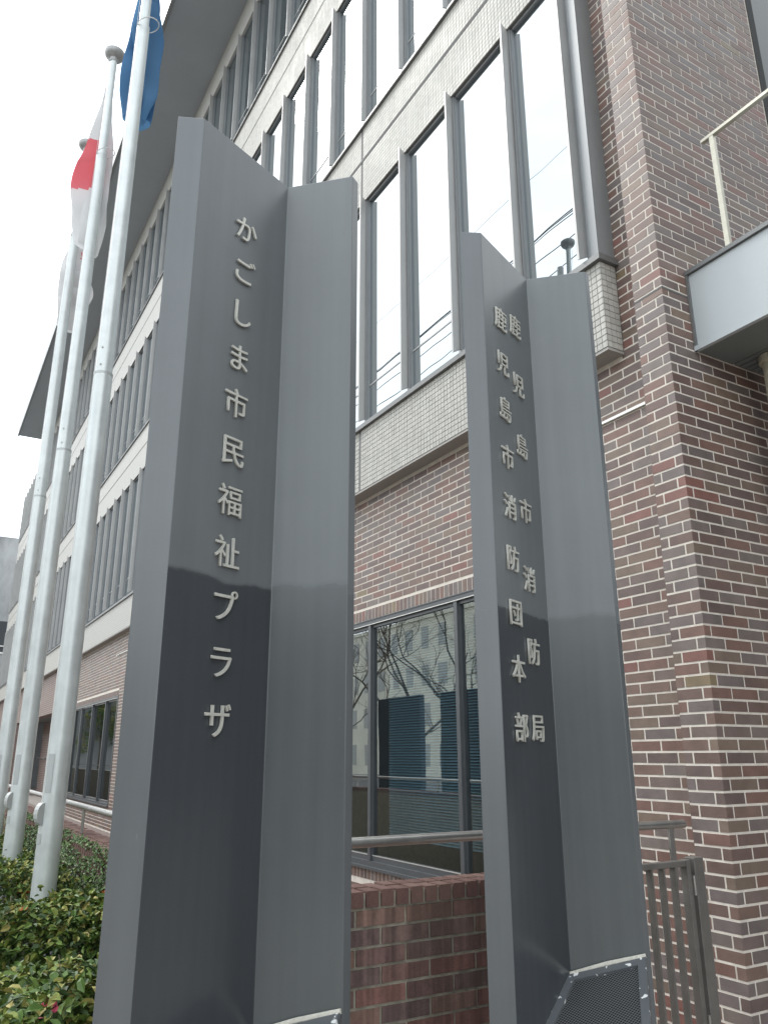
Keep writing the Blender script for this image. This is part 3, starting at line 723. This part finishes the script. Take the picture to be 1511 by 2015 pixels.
# ------------------------------------------------------------------ flagpoles with flags
YP = .79
def flagpole(x, y, label, top=8.40):
    t = thing('flagpole', label, 'flagpole', group='aluminium flagpoles')
    b = MB(); b.lathe([(.068, 0), (.067, 1.5), (.062, 4.06)], x, y, 28); sh = b.build('lower_tube', MT['pole'], t, smooth=True)
    b = MB(); b.lathe([(.057, 4.04), (.048, 7.16)], x, y, 28); b.build('middle_tube', MT['pole'], t, smooth=True)
    b = MB(); b.lathe([(.040, 7.14), (.032, top - .06)], x, y, 24); b.build('upper_tube', MT['pole'], t, smooth=True)
    b = MB(); b.lathe([(.0635, 4.045), (.0635, 4.062)], x, y, 28); b.build('joint_collar', MT['plate'], t, smooth=True)
    b = MB(); pr = [(.037, top - .085), (.043, top - .05), (.082, top - .03), (.098, top + .0), (.098, top + .03), (.07, top + .058), (.025, top + .07)]
    b.lathe(pr, x, y, 28); b.build('finial', MT['poled'], t, smooth=True)
    cdir = Vector((-x, -y, 0)).normalized()
    lat = Vector((-cdir.y, cdir.x, 0))   # to the right as seen from the street
    f = cdir * .9 - lat * .45; f.normalize()
    # small plate, cleat cover and label on the side facing the street
    fl = Vector((.55, -.83, 0)).normalized(); fs = Vector((.83, .55, 0)).normalized()
    def patch(nm, z0, z1, ang0, ang1, r_, m_, thick=.003):
        q = MB(); k = 8
        for i in range(k):
            a0 = ang0 + (ang1-ang0)*i/k; a1 = ang0 + (ang1-ang0)*(i+1)/k
            P_ = lambda a, z, rr: (x + rr*math.cos(a), y + rr*math.sin(a), z)
            q.quad(P_(a0, z0, r_+thick), P_(a1, z0, r_+thick), P_(a1, z1, r_+thick), P_(a0, z1, r_+thick))
        q.quad(P_(ang0, z0, r_-.002), P_(ang0, z0, r_+thick), P_(ang0, z1, r_+thick), P_(ang0, z1, r_-.002)); q.quad(P_(ang1, z0, r_+thick), P_(ang1, z0, r_-.002), P_(ang1, z1, r_-.002), P_(ang1, z1, r_+thick))
        q.build(nm, m_, t)
    base = math.atan2(-y, -x)            # towards the street corner
    patch('access_plate', 1.35, 1.565, base - .95, base - .35, .0675, MT['plate'], .002)
    patch('type_plate', 1.075, 1.13, base - 1.35, base - .75, .068, MT['plate'], .002)
    q = MB(); a = base - 1.12; dirv = Vector((math.cos(a), math.sin(a), 0)); tv = Vector((-dirv.y, dirv.x, 0)); c0 = Vector((x, y, 0)) + dirv * .064
    pts = []
    for i in range(9):
        th = math.pi * i / 8; pts.append(c0 + Vector((0, 0, 1.235 + .062*math.cos(th))) + dirv * .037 * math.sin(th))
    for sgn in (-1, 1):
        ids = [tuple(p + tv * .025 * sgn) for p in pts]; i0 = len(q.v); q.v += ids; q.f.append(tuple(i0 + i for i in (range(9) if sgn > 0 else reversed(range(9))))); q.m.append(0)
    for i in range(8):
        q.quad(pts[i] - tv*.025, pts[i+1] - tv*.025, pts[i+1] + tv*.025, pts[i] + tv*.025)
    q.build('cleat_cover', MT['plate'], t)
    q = MB(); ring = [(x + .03 + .08*math.cos(2*math.pi*i/20), y + .03 + .08*math.sin(2*math.pi*i/20), 7.17 + .025*math.sin(2*math.pi*i/20)) for i in range(21)]
    q.tube(ring, .0045, 6, cap=False); q.build('halyard_ring', MT['white'], t)
    q = MB(); q.tube([(x + dirv.x*.072, y + dirv.y*.072, 1.29), (x + dirv.x*.066, y + dirv.y*.066, 4.06), (x + dirv.x*.056, y + dirv.y*.056, 7.15), (x + dirv.x*.056, y + dirv.y*.056, top - .08)], .002, 5); q.build('halyard', MT['white'], t)
    for z_ in (4.11, 4.24):
        q = MB(); q.tube([Vector((x, y, z_)) + f*.055, Vector((x, y, z_)) + f*.062], .0065, 8); q.build('bolt', MT['poled'], t)
    return t
flagpole(-5.17, YP, 'nearest pale aluminium flagpole, the one flying the blue flag')
flagpole(-6.79, YP, 'middle pale aluminium flagpole with the national flag')
flagpole(-8.24, YP, 'farthest pale aluminium flagpole in the row of three')

def flag(x, y, z1, z0, label, colf, left, right, seed, mats):
    """limp flag: a folded sheet hanging down along the pole"""
    rnd = random.Random(seed)
    cd = Vector((-x, -y, 0)).normalized(); lat = Vector((-cd.y, cd.x, 0))   # lat: to the right as seen
    N, K = 90, 60; ph = [rnd.uniform(0, 6.28) for _ in range(4)]
    b = MB(); lxs = []
    for i in range(N + 1):
        t = i / N; z = z1 + (z0 - z1) * t
        env = min(1, .25 + 1.5 * t) * (1 - .25 * max(0, t - .85) / .15)
        for k in range(K + 1):
            s = k / K
            # the sheet winds forth and back in three folds
            fold = math.sin(s * math.pi * 3.2 + .5 * math.sin(3*t + ph[0]))
            lx = (left if fold < 0 else right) * fold * env * (1 - .16 * math.sin(7*t + ph[1] + 4*s) + .07 * math.sin(17*t - 5*s + ph[3]))
            dy = (.10 * (s - .5) * 2 + .035 * math.sin(7*s + 5*t + ph[2]) + .030 * math.sin(13*t - 8*s + ph[1]) + .018 * math.sin(23*t + 6*s)) * (.5 + .5*t)
            zz = z - .16 * math.sin(s * 2.4 + ph[3]) * t * (z1 - z0) * .35 - .05 * math.cos(s*9) * t
            p = Vector((x, y, 0)) + lat * lx + cd * (dy * .8 - .155)
            # keep off the pole
            q = Vector((p.x - x, p.y - y, 0)); 
            if q.length < .062: q = q.normalized() * .062 if q.length > 1e-4 else cd * -.062
            lxs.append((lx, (z1 - zz) / (z1 - z0)))
            b.v.append((x + q.x, y + q.y, zz))
    for i in range(N):
        for k in range(K):
            a = i * (K+1) + k
            b.f.append((a, a+1, a+K+2, a+K+1)); b.m.append(colf(lxs[a][1], lxs[a][0]))
    o = b.build('flag', mats, None, smooth=False)
    for p in o.data.polygons: p.use_smooth = True
    o['label'] = label; o['category'] = 'flag'; o['group'] = 'limp flags on the flagpoles'
    return o
flag(-5.17, YP, 8.15, 6.28, 'limp blue flag hanging from the nearest flagpole', lambda t, s: 0, .11, .15, 3, [MT['blue']])
flag(-6.79, YP, 8.12, 6.22, 'limp white and red flag hanging from the middle flagpole', lambda t, s: 1 if (.34 < t < .68 and s < .035) else 0, .20, .10, 5, [MT['white'], MT['red']])
flag(-8.24, YP, 7.35, 6.05, 'limp white flag with a small red mark on the farthest flagpole', lambda t, s: 1 if (.22 < t < .30 and s > .1) else 0, .10, .22, 8, [MT['white'], MT['red']])

# ------------------------------------------------------------------ hedge
def leaf_into(b, p, nrm, size, mi, wid=.5):
    t = nrm.orthogonal().normalized(); a = random.uniform(0, 6.28)
    u = (t * math.cos(a) + nrm.cross(t) * math.sin(a)); v = nrm.cross(u)
    L, W_ = size, size * wid
    i = len(b.v)
    fold = nrm * (W_ * .28)
    b.v += [tuple(p), tuple(p + u*L*.35 + v*W_*.5 + fold), tuple(p + u*L*.35 - v*W_*.5 + fold), tuple(p + u*L*.75 + v*W_*.4 + fold*.8), tuple(p + u*L*.75 - v*W_*.4 + fold*.8), tuple(p + u*L - nrm*L*.12), tuple(p + u*L*.38), tuple(p + u*L*.76)]
    for f in ((0, 6, 1), (0, 2, 6), (6, 7, 3, 1), (6, 2, 4, 7), (7, 5, 3), (7, 4, 5)):
        b.f.append(tuple(i + k for k in f)); b.m.append(mi)

LEAF_ME = []
for m_ in MT['leaf']:
    b = MB(); b.v = []; 
    random.seed(11); leaf_into(b, Vector((0, 0, 0)), Vector((0, 0, 1)), 1.0, 0); LEAF_ME.append(b.mesh('leaf', m_))

def bush(label, x0, x1, y0, y1, h, count, singles, seed, flowers=0, dead=0, lsize=.046):
    random.seed(seed)
    t = thing('camellia_bush', label, 'bush', group='clipped camellia bushes in the bed')
    b = MB(); cand = []
    ph = [random.uniform(0, 6.28) for _ in range(6)]
    def top(x, y): return h * (1 + .06*math.sin(4.1*x + ph[0]) + .05*math.sin(6.3*y + ph[1]) + .04*math.sin(11*x + 7*y + ph[2]))
    for i in range(count):
        side_ = random.random()
        x = random.uniform(x0, x1); y = random.uniform(y0, y1); n = Vector((random.gauss(0, .45), random.gauss(0, .45), 1))
        if side_ < .55: z = top(x, y) - abs(random.gauss(0, .05))
        else:
            f = random.random(); z = random.uniform(.05, 1) * top(x, y); dpt = abs(random.gauss(0, .06))
            if f < .5: x = x1 - dpt - .12*(z/h)**3; n = Vector((1, random.gauss(0, .4), .35 + random.gauss(0, .3)))
            elif f < .9: y = y0 + dpt + .10*(z/h)**3; n = Vector((random.gauss(0, .4), -1, .35 + random.gauss(0, .3)))
            else: x = x0 + dpt; n = Vector((-1, random.gauss(0, .4), .35))
        # rounded shoulders
        ex = min(x - x0, x1 - x); ey = min(y - y0, y1 - y)
        if side_ < .55: z -= .10 * max(0, 1 - ex/.13)**2 + .10 * max(0, 1 - ey/.13)**2
        n = (n + Vector((random.gauss(0, .35), random.gauss(0, .35), random.gauss(0, .35)))).normalized()
        sz = lsize * random.uniform(.6, 1.25)
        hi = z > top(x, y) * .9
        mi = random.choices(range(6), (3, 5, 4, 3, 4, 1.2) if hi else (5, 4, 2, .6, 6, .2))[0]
        cand.append((Vector((x, y, z)), n, sz, mi))
    def sz_(c):
        p = proj(c[0]); 
        if p is None or not (2 < p[0] < 205 and 1500 < p[1] < 2012): return 0
        return c[2] / (c[0] - EYE).length * (1 if c[0].z > h*.85 else .6)
    order = sorted(range(len(cand)), key=lambda i: -sz_(cand[i]))
    one = {i for i in order[:singles] if sz_(cand[i]) > 0}
    for i, c in enumerate(cand):
        if i in one:
            o = bpy.data.objects.new('leaf', LEAF_ME[c[3]]); COL.objects.link(o); o.parent = t
            o.location = c[0]; o.scale = (c[2],)*3
            o.rotation_euler = (c[1].to_track_quat('Z', 'Y') @ __import__('mathutils').Quaternion((0, 0, 1), random.uniform(0, 6.28))).to_euler()
        else: leaf_into(b, c[0], c[1], c[2], c[3])
    b.build('leaves', MT['leaf'], t, kind='stuff')
    tw = MB()
    for i in range(int(12 * (x1-x0)) + 4):
        px, py = random.uniform(x0+.1, x1-.1), random.uniform(y0+.1, y1-.1); p = Vector((px, py, 0)); pts = [p.copy()]
        dirv = Vector((random.gauss(0, .22), random.gauss(0, .22), 1))
        hh = top(px, py)
        while p.z < hh * random.uniform(.85, .96):
            p = p + (dirv + Vector((random.gauss(0, .35), random.gauss(0, .35), 0))) * .12; pts.append(p.copy())
            if len(pts) > 6 or p.z > hh * .97: break
        tw.tube(pts, [.007 - .005*k/len(pts) for k in range(len(pts))], 5)
        for k in range(3):
            q = pts[random.randrange(len(pts)//2, len(pts))]
            d2 = Vector((random.gauss(0, .8), random.gauss(0, .8), .5)).normalized()
            tw.tube([q, q + d2*.06, q + d2*.13 + Vector((0, 0, .03))], [.003, .0025, .0015], 4)
    tw.build('twigs', MT['twig'], t, kind='stuff')
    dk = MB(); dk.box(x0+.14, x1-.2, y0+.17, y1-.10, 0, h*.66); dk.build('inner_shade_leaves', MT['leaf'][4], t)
    for k in range(dead):
        o = MB(); 
        p = Vector((random.uniform(x0+.05, x1-.02), random.uniform(y0+.05, y1), 0)); p.z = top(p.x, p.y) * random.uniform(.8, 1.0) 
        if random.random() < .5: p.x = x1 - .02
        for _ in range(3): leaf_into(o, p, Vector((random.gauss(.5, .5), random.gauss(-.4, .5), .8)).normalized(), .05, 0, .8)
        o.build('dead_leaf', MT['deadleaf'], t)
    for k in range(flowers):
        px, py = random.uniform(x0+.1, x1-.05), random.uniform(y0+.15, y1-.05)
        flower(t, Vector((px, py, top(px, py) * random.uniform(.85, 1.02))), random.uniform(.018, .026))
    return t, top

def flower(t, p, r_):
    o = MB(); tilt = Vector((.5, -.45, .75)).normalized()
    ex = tilt.orthogonal().normalized(); ey = tilt.cross(ex)
    for ring, (n_, rr, lift) in enumerate(((6, 1.0, .25), (5, .7, .55))):
        for i in range(n_):
            a = 2*math.pi*(i + .5*ring)/n_; d_ = ex*math.cos(a) + ey*math.sin(a); s_ = -ex*math.sin(a) + ey*math.cos(a)
            c = p + d_*r_*rr*.15; tip = p + d_*r_*rr*1.1 + tilt*r_*lift; m1 = p + d_*r_*rr*.75 + s_*r_*.42*rr + tilt*r_*lift*1.1; m2 = p + d_*r_*rr*.75 - s_*r_*.42*rr + tilt*r_*lift*1.1
            mid = p + d_*r_*rr*.65 + tilt*r_*lift*.55; i0 = len(o.v); o.v += [tuple(q) for q in (c, m1, tip, m2, mid)]
            for f in ((0, 4, 1), (0, 3, 4), (4, 2, 1), (4, 3, 2)): o.f.append(tuple(i0+k for k in f)); o.m.append(0)
    fo = o.build('flower', MT['petal'], t)
    return fo

t1, top1 = bush('low clipped camellia bush nearest the left sign pillar with a pink flower', -3.72, -2.66, .05, .97, .78, 9000, 120, 21, flowers=1, dead=1, lsize=.046)
flower(t1, Vector((-2.82, .485, .825)), .034)
bush('clipped camellia bush in front of the nearest flagpole with orange dead leaves', -5.06, -4.0, .05, .99, .87, 11000, 110, 22, flowers=1, dead=4, lsize=.042)
bush('clipped camellia bush between the nearest and middle flagpoles', -6.68, -5.28, .05, .99, .90, 10000, 50, 23, flowers=1, dead=1, lsize=.04)
bush('clipped camellia bush beyond the middle flagpole', -9.6, -6.9, .05, .99, 0.92, 9500, 20, 24, dead=1, lsize=.04)

random.seed(31)
IV = thing('creeping_fig', 'dense small leaved creeper covering the front of the low wall', 'creeper')
b = MB()
for i in range(15000):
    x = random.uniform(-9.5, -3.2); z = random.uniform(.35, 1.0 + .03*math.sin(5*x)) ; y = 1.03 - abs(random.gauss(.012, .014))
    if random.random() < .10: z = ZW + random.uniform(0, .012); y = random.uniform(1.0, 1.08)
    leaf_into(b, Vector((x, y, z)), Vector((random.gauss(0, .3), -1, .55 + random.gauss(0, .3))).normalized(), random.uniform(.016, .03), random.choices((0, 1, 2), (4, 2, 4))[0], .65)
b.build('leaves', MT['ivy'], IV, kind='stuff')
random.seed(33)
b = MB()
for p in ((-4.47, .60, .60), (-4.46, .68, .63)):
    P0 = Vector(p)
    b.quad(P0, P0 + Vector((.03, .07, .02)), P0 + Vector((.02, .08, .06)), P0 + Vector((.0, .015, .045)))
o = b.build('paper_scrap', MT['paper'], None, kind='thing'); o['label'] = 'crumpled white paper scrap caught in the camellia hedge'; o['category'] = 'litter'

# ------------------------------------------------------------------ things at the far left
CB = thing('concrete_building', 'stained grey concrete building beyond the left end of the offices', 'building')
box('wall', -66, -62, -6, 5.5, 0, 17.0, MT['concrete'], CB)
b = MB(); b.box(-62.0, -61.95, -6, 5.5, 8.6, 10.8); b.build('window_band', MT['darkglass'], CB)
b = MB(); b.box(-61.99, -61.9, -6, 5.5, 9.0, 9.08); b.box(-61.99, -61.9, -6, 5.5, 8.5, 8.62); b.build('balcony_rail', MT['trim'], CB)
AN = thing('metal_annex', 'low dark grey metal clad block at the left end of the offices', 'building')
box('wall', -56, -48.2, 3.2, 12, 0, 5.9, MT['darkclad'], AN)
box('parapet', -56.05, -48.15, 3.15, 12, 5.9, 6.15, MT['canopy'], AN)
SL = thing('alarm_lamp', 'small red alarm lamp box beyond the flagpoles in the passage', 'lamp')
b = MB(); b.lathe([(.07, -.05), (.12, -.02), (.12, .05), (.05, .09)], 0, 0, 18); o = b.build('lens', MT['red'], SL, smooth=True); o.rotation_euler = (R(90), 0, R(40)); o.location = (-27.4, 4.93, 1.36)
b = MB(); b.box(-27.5, -27.3, 4.98, 5.07, 1.24, 1.5); b.build('housing', MT['poled'], SL)

# ------------------------------------------------------------------ the street seen mirrored in glass and paint
def street_building(label, x0, x1, y0, y1, h, m, cols, rows, rot=False):
    t = thing('street_building', label, 'building', group='buildings across the street')
    box('wall', x0, x1, y0, y1, 0, h, m, t)
    wv = (x1 - x0) / cols; hv = h / rows
    me = MB(); me.box(0, wv*.42, -.05, .03, 0, hv*.55); me = me.mesh('window', MT['dimglass'])
    for r_ in range(rows):
        for c_ in range(cols):
            o = link('window', me, t); o.location = (x0 + (c_ + .29)*wv, y1, (r_ + .25)*hv)
    box('parapet', x0 - .1, x1 + .1, y0, y1 + .12, h, h + .3, m, t)
    return t
street_building('pale four storey building mirrored in the ground floor window', -95, -22, -44, -28, 12.5, MT['pale'], 30, 4)
street_building('grey low building across the street mirrored in the pillars', -20, 6, -44, -29, 7.6, MT['concrete'], 10, 2)
street_building('dark glazed low building across the street to the right', 8, 50, -46, -30, 8.4, MT['darkclad'], 14, 2)
t = thing('neighbour_building', 'dark low building behind the entrance, mirrored in the lettered pillar faces', 'building')
box('wall', -2.0, 34, 26, 40, 0, 7.6, MT['darkclad'], t); box('parapet', -2.1, 34.1, 25.9, 40, 7.6, 7.9, MT['darkclad'], t)

def bare_tree(label, x, y, h, seed):
    random.seed(seed); t = thing('bare_tree', label, 'tree', group='bare street trees')
    tr = MB(); br = MB()
    trunk = [Vector((x + .12*math.sin(k), y + .1*math.cos(1.7*k), h*.42*k/5)) for k in range(6)]
    tr.tube(trunk, [.13 - .012*k for k in range(6)], 9); tr.build('trunk', MT['bark'], t, smooth=True)
    def grow(p, d_, L, r_, lev):
        q = p; pts = [p]
        for k in range(3):
            d_ = (d_ + Vector((random.gauss(0, .16), random.gauss(0, .16), random.gauss(.06, .1)))).normalized(); q = q + d_*L/3; pts.append(q)
        br.tube(pts, [r_, r_*.85, r_*.72, r_*.6], 5 if lev else 7, cap=False)
        if lev < 4:
            for _ in range(3 if lev < 3 else 2):
                grow(pts[random.choice((1, 2, 3, 3))], (d_ + Vector((random.gauss(0, .55), random.gauss(0, .55), random.gauss(.15, .35)))).normalized(), L*.68, r_*.55, lev+1)
    for k in range(4):
        a = 2*math.pi*k/4 + random.random(); grow(trunk[random.choice((3, 4, 5, 5))], Vector((math.cos(a)*.8, math.sin(a)*.8, .9)).normalized(), h*.26, .045, 0)
    br.build('branches', MT['bark'], t)
for i, (x, y, h) in enumerate(((-19.5, -4.3, 7.0), (-23.5, -4.2, 7.6), (-28, -4.4, 7.2), (-16.6, -4.3, 6.6))):
    bare_tree(('second nearest bare kerbside tree mirrored in the ground floor window', 'third nearest bare kerbside tree mirrored in the ground floor window', 'farthest bare kerbside tree mirrored in the ground floor window', 'nearest bare kerbside tree mirrored in the ground floor window')[i], x, y, h, 50 + i)
def leafy_tree(label, x, y, h, seed):
    random.seed(seed); t = thing('evergreen_tree', label, 'tree', group='evergreen street trees')
    tr = MB(); tr.tube([(x, y, 0), (x + .1, y, h*.3), (x, y + .1, h*.6)], [.22, .17, .1], 9); tr.build('trunk', MT['bark'], t, smooth=True)
    b = MB(); cl = [(Vector((x + random.gauss(0, .9), y + random.gauss(0, .9), h*random.uniform(.35, .95))), random.uniform(.5, 1.0)) for _ in range(22)]
    for c, r_ in cl:
        for _ in range(120):
            d_ = Vector((random.gauss(0, 1), random.gauss(0, 1), random.gauss(0, 1))).normalized(); leaf_into(b, c + d_*r_*random.uniform(.6, 1), d_, random.uniform(.14, .26), random.randrange(6), .6)
    b.build('crown', MT['leaf'], t, kind='stuff')
leafy_tree('left evergreen tree by the kerb mirrored in the far ground floor window', -72, -4.2, 7.5, 61)
leafy_tree('right evergreen tree by the kerb mirrored in the far ground floor window', -62, -4.3, 6.5, 62)
OP = thing('marker_post', 'orange marker post by the kerb mirrored in the far window', 'post')
b = MB(); b.tube([(-52, -4.6, .05), (-52, -4.6, 2.7)], .12, 14); b.build('post', MT['orange'], OP, smooth=True)
b = MB(); b.lathe([(.25, 0), (.25, .05)], -52, -4.6, 18); b.build('base', MT['wire'], OP)
GR = thing('guard_rail', 'pale steel guard rail along the far pavement mirrored in the glass', 'guard rail')
b = MB(); b.tube([(-60, -5.0, .85), (12, -5.0, .85)], .03, 8); b.tube([(-60, -5.0, .5), (12, -5.0, .5)], .025, 8); b.build('rail', MT['trim'], GR, smooth=True)
for k in range(25):
    q = MB(); q.box(-60 + 3*k - .03, -60 + 3*k + .03, -5.03, -4.97, 0, .85); q.build('post', MT['trim'], GR)
for xa, xb, lb in ((-15.24, -13.57, 'dark blue notice board by the kerb, left of two mirrored in the window'), (-12.86, -11.4, 'dark blue notice board by the kerb, right of two mirrored in the window')):
    nb = thing('notice_board', lb, 'notice board')
    box('panel', xa, xb, -.86, -.74, .25, 2.72, mat('navy_board', (.02,.03,.05), rough=.5), nb, bevel=.01)
    for x_ in (xa + .1, xb - .16): box('leg', x_, x_ + .06, -.83, -.77, 0, .25, MT['frame'], nb)
for i, (z_, r_, sag) in enumerate(((12.05, .010, .5), (11.8, .009, .1), (11.72, .008, .06), (11.45, .009, .45), (10.95, .009, .45), (13.5, .004, .4))):
    b = MB(); pts = []
    for k in range(31):
        s = k/30; pts.append((-46 + 56*s, -1.95, z_ + sag*((2*s-1)**2*2 - .72)))
    b.tube(pts, r_, 6)
    o = b.build('power_cable', MT['wire'], None); o['category'] = 'cable'; o['group'] = 'overhead cables'
    o['label'] = ('top thick', 'upper twin', 'lower twin', 'middle', 'lowest', 'thin topmost')[i] + ' overhead cable mirrored in the upper windows'
